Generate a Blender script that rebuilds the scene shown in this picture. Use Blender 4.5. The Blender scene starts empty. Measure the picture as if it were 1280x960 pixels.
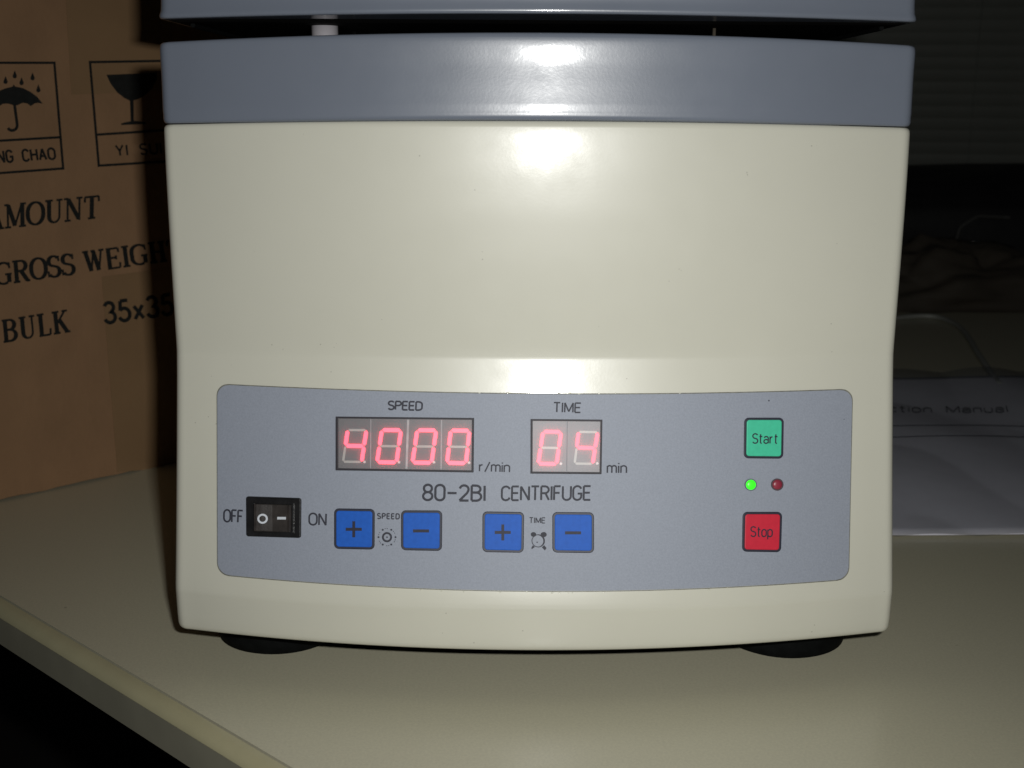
import bpy, math, random
from mathutils import Vector, Matrix, noise
from mathutils.geometry import tessellate_polygon
random.seed(7)
SC = bpy.context.scene
COL = SC.collection
R = math.radians

# ------------------------------------------------------------------ camera
FPX = 1475.0                       # focal length in pixels of a 1280 px wide frame
H = 0.231                          # camera height above the table top
PITCH = math.atan(340.0 / FPX)
cam_d = bpy.data.cameras.new("camera")
cam = bpy.data.objects.new("camera", cam_d)
COL.objects.link(cam)
SC.camera = cam
cam_d.sensor_width = 36.0
cam_d.lens = 36.0 * FPX / 1280.0
cam_d.clip_start = 0.01
cam_d.clip_end = 50
cam.matrix_world = (Matrix.Translation((0, 0, H)) @ Matrix.Rotation(R(90) - PITCH, 4, 'X')
                    @ Matrix.Rotation(R(0.25), 4, 'Z'))
CM = cam.matrix_world.copy()
cam_d.dof.use_dof = True
cam_d.dof.focus_distance = 0.50
cam_d.dof.aperture_fstop = 20

# ------------------------------------------------------------------ light: the camera's own flash in a dark room
world = bpy.data.worlds.new("World")
SC.world = world
world.use_nodes = True
bg = world.node_tree.nodes["Background"]
bg.inputs[0].default_value = (0.75, 0.85, 1.0, 1)
bg.inputs[1].default_value = 0.004
ld = bpy.data.lights.new("camera_flash", 'AREA')
ld.shape = 'RECTANGLE'
ld.size = 0.016
ld.size_y = 0.009
ld.energy = 0.79
ld.spread = R(116)
ld.color = (1.0, 0.995, 0.965)
flash = bpy.data.objects.new("camera_flash", ld)
COL.objects.link(flash)
flash.matrix_world = (Matrix.Translation((0.031, 0.0, H + 0.027)) @ Matrix.Rotation(R(86) - PITCH, 4, 'X')
                      @ Matrix.Rotation(R(1.0), 4, 'Y'))
vs = SC.view_settings
vs.view_transform = 'Standard'
vs.look = 'None'
vs.exposure = 0.0
vs.gamma = 1.0
vs.use_curve_mapping = False
try:
    SC.cycles.max_bounces = 8
    SC.cycles.sample_clamp_indirect = 3.0
except Exception:
    pass


# ------------------------------------------------------------------ materials
def lin(r, g, b):
    f = lambda c: c / 12.92 if c <= 0.04045 else ((c + 0.055) / 1.055) ** 2.4
    return (f(r / 255), f(g / 255), f(b / 255), 1)


def mat(name, col, rough=0.5, coat=0.0, coat_rough=0.1, var=0.06, vscale=30.0, bump=0.0, bscale=400.0,
        spec=0.5, metal=0.0, emit=None, estr=0.0, specks=0.0, speck_scale=260.0, stretch=(1, 1, 1), rvar=0.0, crv=0.0):
    m = bpy.data.materials.new(name)
    m.use_nodes = True
    nt = m.node_tree
    N, L = nt.nodes, nt.links
    p = N["Principled BSDF"]
    tc = N.new("ShaderNodeTexCoord")
    mp = N.new("ShaderNodeMapping")
    mp.inputs["Scale"].default_value = stretch
    L.new(tc.outputs["Object"], mp.inputs[0])
    no = N.new("ShaderNodeTexNoise")
    no.inputs["Scale"].default_value = vscale
    no.inputs["Detail"].default_value = 6
    L.new(mp.outputs[0], no.inputs["Vector"])
    ra = N.new("ShaderNodeValToRGB")
    c = Vector(col[:3])
    ra.color_ramp.elements[0].position = 0.3
    ra.color_ramp.elements[1].position = 0.7
    ra.color_ramp.elements[0].color = (*(c * (1 - var)), 1)
    ra.color_ramp.elements[1].color = (*(c * (1 + var)), 1)
    L.new(no.outputs[0], ra.inputs[0])
    colout = ra.outputs[0]
    if specks:
        vo = N.new("ShaderNodeTexVoronoi")
        vo.inputs["Scale"].default_value = speck_scale
        L.new(tc.outputs["Object"], vo.inputs["Vector"])
        n2 = N.new("ShaderNodeTexNoise")
        n2.inputs["Scale"].default_value = speck_scale * 0.21
        L.new(tc.outputs["Object"], n2.inputs["Vector"])
        lt = N.new("ShaderNodeMath"); lt.operation = 'LESS_THAN'; lt.inputs[1].default_value = 0.10
        gt = N.new("ShaderNodeMath"); gt.operation = 'GREATER_THAN'; gt.inputs[1].default_value = 0.66
        mu = N.new("ShaderNodeMath"); mu.operation = 'MULTIPLY'
        m2 = N.new("ShaderNodeMath"); m2.operation = 'MULTIPLY'; m2.inputs[1].default_value = specks
        L.new(vo.outputs["Distance"], lt.inputs[0]); L.new(n2.outputs[0], gt.inputs[0])
        L.new(lt.outputs[0], mu.inputs[0]); L.new(gt.outputs[0], mu.inputs[1]); L.new(mu.outputs[0], m2.inputs[0])
        mx = N.new("ShaderNodeMixRGB")
        L.new(m2.outputs[0], mx.inputs[0]); L.new(colout, mx.inputs[1])
        mx.inputs[2].default_value = (0.08, 0.06, 0.04, 1)
        colout = mx.outputs[0]
    L.new(colout, p.inputs["Base Color"])
    p.inputs["Roughness"].default_value = rough
    if rvar:
        n3 = N.new("ShaderNodeTexNoise"); n3.inputs["Scale"].default_value = 90; n3.inputs["Detail"].default_value = 8
        L.new(tc.outputs["Object"], n3.inputs["Vector"])
        mr = N.new("ShaderNodeMapRange")
        mr.inputs[3].default_value = max(0.02, rough - rvar); mr.inputs[4].default_value = min(1, rough + rvar)
        L.new(n3.outputs[0], mr.inputs[0]); L.new(mr.outputs[0], p.inputs["Roughness"])
    p.inputs["Specular IOR Level"].default_value = spec
    p.inputs["Metallic"].default_value = metal
    p.inputs["Coat Weight"].default_value = coat
    p.inputs["Coat Roughness"].default_value = coat_rough
    if crv:      # handling smudges in the gloss
        n4 = N.new("ShaderNodeTexNoise"); n4.inputs["Scale"].default_value = 38; n4.inputs["Detail"].default_value = 9
        n4.inputs["Roughness"].default_value = 0.7
        L.new(tc.outputs["Object"], n4.inputs["Vector"])
        m4 = N.new("ShaderNodeMapRange"); m4.inputs[1].default_value = 0.42; m4.inputs[2].default_value = 0.68
        m4.inputs[3].default_value = coat_rough; m4.inputs[4].default_value = coat_rough + crv
        L.new(n4.outputs[0], m4.inputs[0]); L.new(m4.outputs[0], p.inputs["Coat Roughness"])
    if bump:
        nb = N.new("ShaderNodeTexNoise")
        nb.inputs["Scale"].default_value = bscale
        nb.inputs["Detail"].default_value = 4
        L.new(mp.outputs[0], nb.inputs["Vector"])
        bu = N.new("ShaderNodeBump")
        bu.inputs["Strength"].default_value = bump
        bu.inputs["Distance"].default_value = 0.0006
        L.new(nb.outputs[0], bu.inputs["Height"])
        L.new(bu.outputs[0], p.inputs["Normal"])
        if coat:
            L.new(bu.outputs[0], p.inputs["Coat Normal"])
    if emit:
        p.inputs["Emission Color"].default_value = (*emit[:3], 1)
        p.inputs["Emission Strength"].default_value = estr
    return m


def film_mat(name, tint, haze, rough, trans_only=False):
    """clear sheet: mostly lets light through, a little haze and a glossy face"""
    m = bpy.data.materials.new(name)
    m.use_nodes = True
    N, L = m.node_tree.nodes, m.node_tree.links
    N.remove(N["Principled BSDF"])
    out = N["Material Output"]
    tr = N.new("ShaderNodeBsdfTransparent")
    tr.inputs[0].default_value = (1, 1, 1, 1)
    di = N.new("ShaderNodeBsdfDiffuse"); di.inputs[0].default_value = (*tint, 1)
    tl = N.new("ShaderNodeBsdfTranslucent"); tl.inputs[0].default_value = (*tint, 1)
    mx0 = N.new("ShaderNodeMixShader"); mx0.inputs[0].default_value = 0.6
    L.new(di.outputs[0], mx0.inputs[1]); L.new(tl.outputs[0], mx0.inputs[2])
    mx1 = N.new("ShaderNodeMixShader")
    no = N.new("ShaderNodeTexNoise"); no.inputs["Scale"].default_value = 60
    tc = N.new("ShaderNodeTexCoord"); L.new(tc.outputs["Object"], no.inputs["Vector"])
    mr = N.new("ShaderNodeMapRange"); mr.inputs[3].default_value = haze * 0.8; mr.inputs[4].default_value = haze * 1.2
    L.new(no.outputs[0], mr.inputs[0]); L.new(mr.outputs[0], mx1.inputs[0])
    L.new(tr.outputs[0], mx1.inputs[1]); L.new(mx0.outputs[0], mx1.inputs[2])
    gl = N.new("ShaderNodeBsdfGlossy"); gl.inputs["Roughness"].default_value = rough
    fr = N.new("ShaderNodeLayerWeight"); fr.inputs[0].default_value = 0.5
    fp_ = N.new("ShaderNodeMath"); fp_.operation = 'POWER'; fp_.inputs[1].default_value = 4.0
    L.new(fr.outputs["Facing"], fp_.inputs[0])
    fs_ = N.new("ShaderNodeMapRange"); fs_.inputs[3].default_value = 0.04; fs_.inputs[4].default_value = 0.55
    L.new(fp_.outputs[0], fs_.inputs[0]); fr = fs_
    mx2 = N.new("ShaderNodeMixShader")
    L.new(fr.outputs[0], mx2.inputs[0]); L.new(mx1.outputs[0], mx2.inputs[1]); L.new(gl.outputs[0], mx2.inputs[2])
    L.new(mx2.outputs[0], out.inputs[0])
    return m


M = {}
M['cream'] = mat('cream_plastic', (0.60, 0.595, 0.51), 0.35, 0.38, 0.08, 0.03, 9, 0.02, 900, spec=0.5, specks=0.35, speck_scale=330, rvar=0.06, crv=0.09)
M['grey'] = mat('grey_plastic', (0.165, 0.188, 0.235), 0.32, 0.6, 0.06, 0.03, 20, 0.025, 900, rvar=0.06, crv=0.09)
M['panel'] = mat('panel_film', (0.285, 0.313, 0.375), 0.55, 0.0, 0.3, 0.07, 1500, 0.10, 2500, spec=0.35)
M['glue'] = mat('dried_glue', (0.62, 0.62, 0.52), 0.12, 0.5, 0.05)
M['panel_edge'] = mat('panel_film_edge', (0.16, 0.16, 0.13), 0.6, var=0.3, vscale=400)
M['ink'] = mat('dark_print', (0.036, 0.038, 0.052), 0.6, var=0.15, vscale=600, spec=0.3)
M['black'] = mat('black_plastic', (0.012, 0.012, 0.013), 0.3, 0.3, 0.2, 0.3, 200, 0.15, 900)
M['rubber'] = mat('black_rubber', (0.004, 0.0045, 0.0045), 0.8, var=0.3, vscale=200, bump=0.2, spec=0.06)
M['dark'] = mat('dark_cavity', (0.006, 0.0055, 0.005), 0.8, var=0.2, spec=0.1)
M['white'] = mat('white_plastic', (0.36, 0.345, 0.37), 0.3, 0.3, 0.1, 0.03)
M['steel'] = mat('steel', (0.5, 0.5, 0.5), 0.25, metal=1.0)
M['blue'] = mat('blue_key', (0.018, 0.115, 0.52), 0.5, var=0.07, vscale=500, bump=0.06, bscale=2500, spec=0.15)
M['green'] = mat('green_key', (0.055, 0.56, 0.34), 0.45, var=0.05, vscale=500, bump=0.06, bscale=2500, spec=0.35)
M['red'] = mat('red_key', (0.60, 0.018, 0.045), 0.45, var=0.05, vscale=500, bump=0.06, bscale=2500, spec=0.35)
M['keyline'] = mat('key_border', (0.012, 0.014, 0.03), 0.5, var=0.2, vscale=500)
M['keyink'] = mat('key_ink', (0.008, 0.009, 0.028), 0.6, var=0.3, vscale=900)
M['led_on'] = mat('lit_segment', (0.4, 0.08, 0.09), 0.5, emit=(1.0, 0.04, 0.075), estr=4.4, var=0.05)
M['led_off'] = mat('unlit_segment', (0.50, 0.49, 0.46), 0.4, var=0.05)
M['white_dot'] = mat('white_dot', (0.8, 0.78, 0.76), 0.4)
M['module'] = mat('display_module', (0.10, 0.097, 0.105), 0.5, var=0.08, vscale=300)
M['module_sheen'] = mat('display_module_sheen', (0.23, 0.225, 0.245), 0.5, var=0.08, vscale=300)  # flash sheen on the time display put into a paler base colour
M['divider'] = mat('module_edge', (0.55, 0.53, 0.54), 0.3, var=0.3, vscale=300)
M['divider_dim'] = mat('module_edge_dim', (0.38, 0.36, 0.38), 0.3, var=0.2, vscale=300)
M['frame'] = mat('display_frame', (0.012, 0.010, 0.018), 0.6, var=0.2, vscale=300)
M['lens'] = film_mat('display_lens', (0.8, 0.78, 0.82), 0.24, 0.5)
M['led_green'] = mat('green_indicator', (0.05, 0.8, 0.03), 0.35, emit=(0.03, 1.0, 0.012), estr=0.9)
M['led_dead'] = mat('red_indicator', (0.27, 0.03, 0.055), 0.35, var=0.1, vscale=300)
M['bezel'] = mat('indicator_bezel', (0.12, 0.15, 0.17), 0.5)
M['bezel2'] = mat('indicator_bezel_dark', (0.07, 0.05, 0.06), 0.5)
M['mark'] = mat('switch_mark', (0.62, 0.66, 0.72), 0.5, var=0.05)
M['rocker'] = mat('rocker_black', (0.035, 0.03, 0.028), 0.42, 0.1, 0.2, 0.35, 260, 0.1, 1500)
M['card'] = mat('cardboard', (0.28, 0.165, 0.088), 0.85, var=0.07, vscale=45, bump=0.4, bscale=300, stretch=(1, 1, 0.7), spec=0.2)
M['tape'] = mat('brown_tape', (0.25, 0.155, 0.08), 0.38, 0.2, 0.2, 0.08, 20, 0.35, 60, spec=0.3)
M['boxink'] = mat('box_ink', (0.012, 0.013, 0.012), 0.8, var=0.25, vscale=300, spec=0.2)
M['table'] = mat('table_laminate', (0.53, 0.505, 0.375), 0.38, 0.3, 0.14, 0.06, 900, 0.10, 1400, specks=0.35, speck_scale=110)
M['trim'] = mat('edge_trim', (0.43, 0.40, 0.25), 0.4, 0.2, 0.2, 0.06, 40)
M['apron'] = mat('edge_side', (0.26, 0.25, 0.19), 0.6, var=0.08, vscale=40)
M['floor'] = mat('floor', (0.06, 0.055, 0.05), 0.6, var=0.2, vscale=3)
M['wall'] = mat('wall', (0.025, 0.025, 0.022), 0.8, var=0.1, vscale=3)
M['slat'] = mat('blind_slat', (0.23, 0.24, 0.21), 0.5, var=0.1, vscale=6)
M['paper'] = mat('paper', (0.76, 0.75, 0.82), 0.8, var=0.04, vscale=20)
M['sleeve'] = film_mat('clear_sleeve', (0.5, 0.55, 0.62), 0.22, 0.22)
M['bag'] = mat('black_bag', (0.014, 0.014, 0.014), 0.6, var=0.4, vscale=12, bump=0.4, bscale=150)
M['strap'] = mat('bag_strap', (0.06, 0.06, 0.055), 0.6, var=0.2)
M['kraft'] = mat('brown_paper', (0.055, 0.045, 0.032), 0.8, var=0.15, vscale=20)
M['cable'] = mat('pale_cable', (0.30, 0.31, 0.28), 0.5)

# ------------------------------------------------------------------ object helpers
WL = {}


def empty(name, loc, label, cat, group=None, parent=None):
    o = bpy.data.objects.new(name, None)
    COL.objects.link(o)
    o.empty_display_size = 0.02
    WL[o.name] = Vector(loc)
    if parent:
        o.parent = parent
        o.location = Vector(loc) - WL[parent.name]
    else:
        o.location = loc
    if label: o['label'] = label
    if cat: o['category'] = cat
    if group: o['group'] = group
    return o


def build(name, vs_, fs, m, parent=None, smooth=False, label=None, mats=None, fmat=None):
    vs_ = [Vector(v) for v in vs_]
    c = sum(vs_, Vector()) / len(vs_)
    me = bpy.data.meshes.new(name)
    me.from_pydata([tuple(v - c) for v in vs_], [], fs)
    for mm in ([m] if not mats else mats):
        me.materials.append(mm)
    if fmat:
        for p, i in zip(me.polygons, fmat): p.material_index = i
    if smooth:
        for p in me.polygons: p.use_smooth = True
    me.update()
    o = bpy.data.objects.new(name, me)
    COL.objects.link(o)
    WL[o.name] = c
    if parent:
        o.parent = parent
        o.location = c - WL[parent.name]
    else:
        o.location = c
    if label: o['label'] = label
    return o


def top(o, label, cat, group=None, kind=None):
    if label: o['label'] = label
    if cat: o['category'] = cat
    if group: o['group'] = group
    if kind: o['kind'] = kind
    return o


def fix_normals(o):
    import bmesh
    bm = bmesh.new(); bm.from_mesh(o.data)
    bmesh.ops.recalc_face_normals(bm, faces=bm.faces)
    bm.to_mesh(o.data); bm.free()
    return o


def bevel(o, w, seg=3, ang=35):
    md = o.modifiers.new("bevel", 'BEVEL')
    md.width = w; md.segments = seg; md.limit_method = 'ANGLE'; md.angle_limit = R(ang)
    return o


def tube(path, r, n=10, caps=True):
    vs_, fs = [], []
    path = [Vector(p) for p in path]
    up = Vector((0.12, 0.07, 1)).normalized()
    for i, p in enumerate(path):
        d = (path[min(i + 1, len(path) - 1)] - path[max(i - 1, 0)]).normalized()
        a = d.cross(up)
        if a.length < 1e-3: a = d.cross(Vector((1, 0, 0)))
        a.normalize(); b = d.cross(a)
        for k in range(n):
            t = 2 * math.pi * k / n
            vs_.append(p + (a * math.cos(t) + b * math.sin(t)) * r)
    for i in range(len(path) - 1):
        for k in range(n):
            fs.append((i * n + k, i * n + (k + 1) % n, (i + 1) * n + (k + 1) % n, (i + 1) * n + k))
    if caps:
        fs.append(tuple(range(n))); fs.append(tuple((len(path) - 1) * n + k for k in range(n)))
    return vs_, fs


def lathe(prof, c, n=40):
    vs_, fs = [], []
    for (r, z) in prof:
        for k in range(n):
            t = 2 * math.pi * k / n
            vs_.append((c[0] + r * math.cos(t), c[1] + r * math.sin(t), c[2] + z))
    for i in range(len(prof) - 1):
        for k in range(n):
            fs.append((i * n + k, i * n + (k + 1) % n, (i + 1) * n + (k + 1) % n, (i + 1) * n + k))
    fs.append(tuple(range(n))); fs.append(tuple((len(prof) - 1) * n + k for k in range(n)))
    return vs_, fs


def boxv(o, ax, ay, az):
    """box from corner o with edge vectors"""
    o, ax, ay, az = map(Vector, (o, ax, ay, az))
    v = [o, o + ax, o + ax + ay, o + ay, o + az, o + ax + az, o + ax + ay + az, o + ay + az]
    f = [(0, 3, 2, 1), (4, 5, 6, 7), (0, 1, 5, 4), (1, 2, 6, 5), (2, 3, 7, 6), (3, 0, 4, 7)]
    return v, f


# ------------------------------------------------------------------ the centrifuge's front surface
X0, W = 0.0096, 0.150


def lerp_tab(tab, z):
    if z >= tab[0][0]: return tab[0][1:]
    for a, b in zip(tab, tab[1:]):
        if z >= b[0]:
            t = (a[0] - z) / (a[0] - b[0])
            return tuple(x + (y - x) * t for x, y in zip(a[1:], b[1:]))
    return tab[-1][1:]


# height relative to the camera -> depth of the front at its ends, bulge of the middle, arch of the level line
PROF = [(0.0260, 0.4829, 0.0125, 0.0036), (0.0210, 0.48298, 0.0126, 0.0033), (0.0160, 0.48306, 0.0126, 0.0031),
        (0.0120, 0.48290, 0.0126, 0.0029), (0.0040, 0.48235, 0.0125, 0.0025), (-0.0052, 0.4817, 0.0125, 0.0022),
        (-0.00521, 0.4823, 0.0125, 0.0022), (-0.015, 0.4817, 0.0124, 0.0020), (-0.025, 0.48125, 0.0123, 0.0017),
        (-0.040, 0.4809, 0.0122, 0.0014), (-0.060, 0.4808, 0.0120, 0.0011),
        (-0.0966, 0.4812, 0.0118, 0.0008), (-0.0985, 0.4810, 0.0118, 0.0008)]
for _k in range(0, 11):        # leaning control section: its slope grows downwards
    _t = _k / 10
    _yc = 0.4695 - (0.258 * _t + 0.0505 * _t * _t) * 0.0935
    _ye = 0.4813 - (0.215 * _t + 0.016 * _t * _t) * 0.0935
    if _k: PROF.append((-0.0985 - 0.0935 * _t, _ye, _ye - _yc, 0.0008 * (1 - _t)))
PROF += [(-0.1945, 0.4593, 0.0193, 0.0), (-0.2125, 0.4600, 0.0200, 0.0)]


def front(x, z, prof=PROF):
    q = max(0.0, 1 - ((x - X0) / W) ** 2)
    ye, s, arc = lerp_tab(prof, z)
    ye, s, arc = lerp_tab(prof, z - arc * q)
    return ye - s * q


def ray(px, py):
    d = CM.to_3x3() @ Vector(((px - 640) / FPX, (480 - py) / FPX, -1))
    return d


def hitf(px, py):
    """point of the front surface seen at a photo pixel (x, z relative to the camera height)"""
    d = ray(px, py)
    t0, t1 = 0.40, 0.60
    for _ in range(40):
        t = (t0 + t1) / 2
        p = d * t
        if p.y < front(p.x, p.z): t0 = t
        else: t1 = t
    p = d * t
    e = 0.001
    dx = (front(p.x + e, p.z) - front(p.x - e, p.z)) / (2 * e)
    dz = (front(p.x, p.z + e) - front(p.x, p.z - e)) / (2 * e)
    n = Vector((dx, -1, dz)).normalized()
    return p + Vector((0, 0, H)), n


def on_front(px, py, lift=0.0):
    p, n = hitf(px, py)
    return p + n * lift


def hit_table(px, py, z=0.0):
    d = ray(px, py)
    t = (z - H) / d.z
    return d * t + Vector((0, 0, H))


# ------------------------------------------------------------------ setting: table, floor, wall
E1 = Vector((0.742, -0.670, 0)).normalized()
E2 = Vector((0.670, 0.742, 0)).normalized()
P0 = Vector((-0.1534, 0.4514, 0))


def tp(a, b, z=0.0):
    return P0 + E1 * a + E2 * b + Vector((0, 0, z))


A0, A1, B1 = -0.75, 1.15, 1.22
table = empty('table', tp(0.2, 0.6, -0.75), 'cream table under the centrifuge, its pale front edge running diagonally', 'table')
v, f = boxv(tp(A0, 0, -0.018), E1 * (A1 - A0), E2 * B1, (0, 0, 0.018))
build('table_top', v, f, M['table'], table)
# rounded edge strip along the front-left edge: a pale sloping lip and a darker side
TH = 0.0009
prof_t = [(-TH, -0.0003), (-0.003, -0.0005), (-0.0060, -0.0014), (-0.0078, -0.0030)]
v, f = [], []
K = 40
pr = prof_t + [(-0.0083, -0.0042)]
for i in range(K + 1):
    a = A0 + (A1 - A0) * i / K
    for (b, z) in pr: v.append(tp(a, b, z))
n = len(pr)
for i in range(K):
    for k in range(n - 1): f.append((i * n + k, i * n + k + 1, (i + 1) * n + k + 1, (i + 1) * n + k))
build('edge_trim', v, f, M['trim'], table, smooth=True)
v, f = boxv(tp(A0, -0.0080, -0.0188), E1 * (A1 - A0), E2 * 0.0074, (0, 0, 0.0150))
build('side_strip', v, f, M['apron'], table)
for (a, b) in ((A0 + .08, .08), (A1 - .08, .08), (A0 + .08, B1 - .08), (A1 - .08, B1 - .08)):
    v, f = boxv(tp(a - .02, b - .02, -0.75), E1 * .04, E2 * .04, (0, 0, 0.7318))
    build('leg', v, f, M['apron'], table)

v, f = boxv((-4, -3, -0.80), (8, 0, 0), (0, 6.5, 0), (0, 0, 0.05))
top(build('floor', v, f, M['floor']), None, None, kind='structure')
v, f = boxv((-4, 2.3, -0.75), (8, 0, 0), (0, 0.1, 0), (0, 0, 3.2))
top(build('wall', v, f, M['wall']), None, None, kind='structure')

# ------------------------------------------------------------------ centrifuge
cen = empty('centrifuge', (X0, 0.64, 0), 'cream and grey laboratory centrifuge with red digital readouts and its lid slightly raised', 'centrifuge')


def outline(ye, s, arc, zl, back=0.80, r=0.0045, nx=56, inset=0.0):
    """plan outline of the body at one level, starting at back-left, along the front, to back-right"""
    pts = []
    Wi = W - inset
    pts.append((X0 - Wi, back)); pts.append((X0 - Wi, (back + ye) / 2))
    def fy(x):
        q = max(0, 1 - ((x - X0) / W) ** 2)
        return ye + inset - s * q
    slope = 2 * s / W      # dy/dx at the ends
    for k in range(7):
        t = k / 6 * math.pi / 2
        x = X0 - Wi + r * (1 - math.sin(math.pi / 2 - t + 0)) if False else X0 - Wi + r * (1 - math.cos(t))
        y = fy(X0 - Wi + r) + r * (1 - math.sin(t))
        pts.append((x, y))
    for k in range(1, nx):
        x = X0 - Wi + r + (2 * Wi - 2 * r) * k / nx
        pts.append((x, fy(x)))
    for k in range(7):
        t = (6 - k) / 6 * math.pi / 2
        pts.append((X0 + Wi - r * (1 - math.cos(t)), fy(X0 + Wi - r) + r * (1 - math.sin(t))))
    pts.append((X0 + Wi, (back + ye) / 2)); pts.append((X0 + Wi, back))
    out = []
    for (x, y) in pts:
        q = max(0, 1 - ((x - X0) / W) ** 2) if y < (back + ye) / 2 - 0.01 else 0.0
        out.append(Vector((x, y, zl + arc * q + H)))
    return out


def loft(loops, cap0=True, cap1=True):
    v, f = [], []
    n = len(loops[0])
    for l in loops: v += l
    for i in range(len(loops) - 1):
        for k in range(n):
            f.append((i * n + k, (i + 1) * n + k, (i + 1) * n + (k + 1) % n, i * n + (k + 1) % n))
    if cap0: f.append(tuple(range(n)))
    if cap1: f.append(tuple((len(loops) - 1) * n + k for k in range(n))[::-1])
    return v, f


def levels(zs, insets=None, prof=PROF):
    L = []
    for i, z in enumerate(zs):
        ye, s, arc = lerp_tab(prof, z)
        L.append(outline(ye, s, arc, z, inset=(insets[i] if insets else 0)))
    return L


# lower housing
zs = [-0.00555, -0.0060, -0.0068] + [-0.008 - 0.0895 * k / 22 for k in range(23)] + \
     [-0.0979, -0.0983, -0.0987] + [-0.0995 - 0.0925 * k / 22 for k in range(23)] + \
     [-0.1928, -0.1936, -0.1944, -0.1955] + [-0.200, -0.206, -0.2098, -0.2113, -0.2121, -0.2125]
ins = [0.0012, 0.0005, 0.0001] + [0.0] * (len(zs) - 7) + [0.0001, 0.0004, 0.0010, 0.0018]
v, f = loft(levels(zs, ins))
low = fix_normals(build('lower_housing', v, f, M['cream'], cen, smooth=True))
# grey band
zs = [0.0262, 0.0260, 0.0254, 0.0244] + [0.023 - 0.022 * k / 12 for k in range(13)] + [-0.0002, -0.0014, -0.0024, -0.0034, -0.0040, -0.0046, -0.0051]
ins = [0.0020, 0.0009, 0.0003, 0.0001] + [0.0] * 13 + [0.0, 0.0001, 0.0001, 0.0001, 0.0002, 0.0004, 0.0008]
v, f = loft(levels(zs, ins))
up = fix_normals(build('upper_housing', v, f, M['grey'], cen, smooth=True))
# dark joint behind the seam
zs = [-0.0046, -0.0061]
v, f = loft(levels(zs, [0.0024, 0.0024]))
build('joint', v, f, M['dark'], cen)
# base plate
zs = [-0.2123, -0.2134]
v, f = loft(levels(zs, [0.0040, 0.0042]))
build('base_plate', v, f, M['rubber'], cen)
# lid
LP = [(0.130, 0.500, 0.0122, 0.008), (0.0540, 0.4853, 0.0124, 0.0024), (0.0400, 0.4848, 0.0124, 0.0018), (0.0350, 0.4848, 0.0124, 0.0017)]
zs = [0.0351, 0.0352, 0.0355, 0.0361, 0.0370, 0.0382, 0.0405, 0.044, 0.050, 0.056, 0.066, 0.076, 0.086, 0.092, 0.096, 0.0985]
ins = [0.0022, 0.0008, 0.0003, 0.0001, 0.0002, 0.0006, 0.0008, 0.0009, 0.0010, 0.0012, 0.0018, 0.003, 0.007, 0.014, 0.030, 0.055]
v, f = loft(levels(zs, ins, LP))
lid = fix_normals(build('lid', v, f, M['grey'], cen, smooth=True))
# underside lining and its raised rib
v, f = loft([[p + Vector((0, 0, 0)) for p in outline(0.489, 0.0124, 0.0017, 0.03505, back=0.79, inset=0.0020)],
             [p for p in outline(0.489, 0.0124, 0.0017, 0.0344, back=0.78, inset=0.0045)]])
fix_normals(build('lid_lining', v, f, M['dark'], cen))
for sx in (-1, 1):
    pth = [(X0 + sx * (W - 0.010), 0.50 + 0.03 * k, H + 0.0338) for k in range(10)]
    v, f = tube(pth, 0.0010, 8)
    build('seal_rib', v, f, M['rubber'], cen)


def standing(px, y, z0, z1, r, m, name, dome=False):
    """upright post seen at pixel column px, at depth y"""
    d = ray(px, 35); x = d.x / d.y * y
    prof = [(r, 0), (r, (z1 - z0) * 0.55)]
    if dome:
        hh = (z1 - z0) * 0.45
        prof += [(r * math.cos(a), (z1 - z0) * 0.55 + hh * math.sin(a)) for a in (0.3, 0.6, 0.9, 1.2, 1.5)]
    else:
        prof += [(r, z1 - z0)]
    v, f = lathe(prof, (x, y, z0), 28)
    return fix_normals(build(name, v, f, m, cen, smooth=True))


standing(406, 0.512, H + 0.020, H + 0.0366, 0.0055, M['white'], 'lid_bumper')
standing(443, 0.530, H + 0.020, H + 0.0335, 0.0008, M['steel'], 'latch_pin')
standing(453, 0.530, H + 0.020, H + 0.0320, 0.0007, M['steel'], 'latch_pin')
standing(893, 0.515, H + 0.020, H + 0.0364, 0.0007, M['kraft'], 'latch_pin')
d = ray(1086, 38)
p = d * (0.60 / d.y)
v, f = lathe([(0.0025, 0), (0.003, 0.0008), (0.0025, 0.0016)], (p.x, p.y, H + p.z), 16)
build('lid_stop', v, f, M['white'], cen)

# feet
for (px, py) in ((338, 821), (992, 826)):
    c = hit_table(px, py)
    c = Vector((c.x, c.y + 0.0285, 0))
    v, f = lathe([(0.0262, 0), (0.0282, 0.0012), (0.0287, 0.005), (0.0272, 0.012), (0.025, 0.0200)], c, 48)
    fix_normals(build('foot', v, f, M['rubber'], cen, smooth=True))
for x in (-0.10, 0.12):
    v, f = lathe([(0.0225, 0), (0.0243, 0.0012), (0.0247, 0.005), (0.0235, 0.012), (0.0215, 0.0200)], (x, 0.74, 0), 32)
    fix_normals(build('foot', v, f, M['rubber'], cen, smooth=True))


# ------------------------------------------------------------------ shapes laid on a surface through a px mapping
def rrect(q, r, n=6):
    """rounded quad outline in px; q = TL, TR, BR, BL"""
    q = [Vector(p) for p in q]
    out = []
    for i in range(4):
        p, a, b = q[i], q[(i - 1) % 4], q[(i + 1) % 4]
        da, db = (a - p).normalized(), (b - p).normalized()
        c = p + da * r + db * r
        s, e = -db, -da
        for k in range(n + 1):
            t = k / n * math.pi / 2
            out.append(c + (s * math.cos(t) + e * math.sin(t)) * r)
    return out


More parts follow.
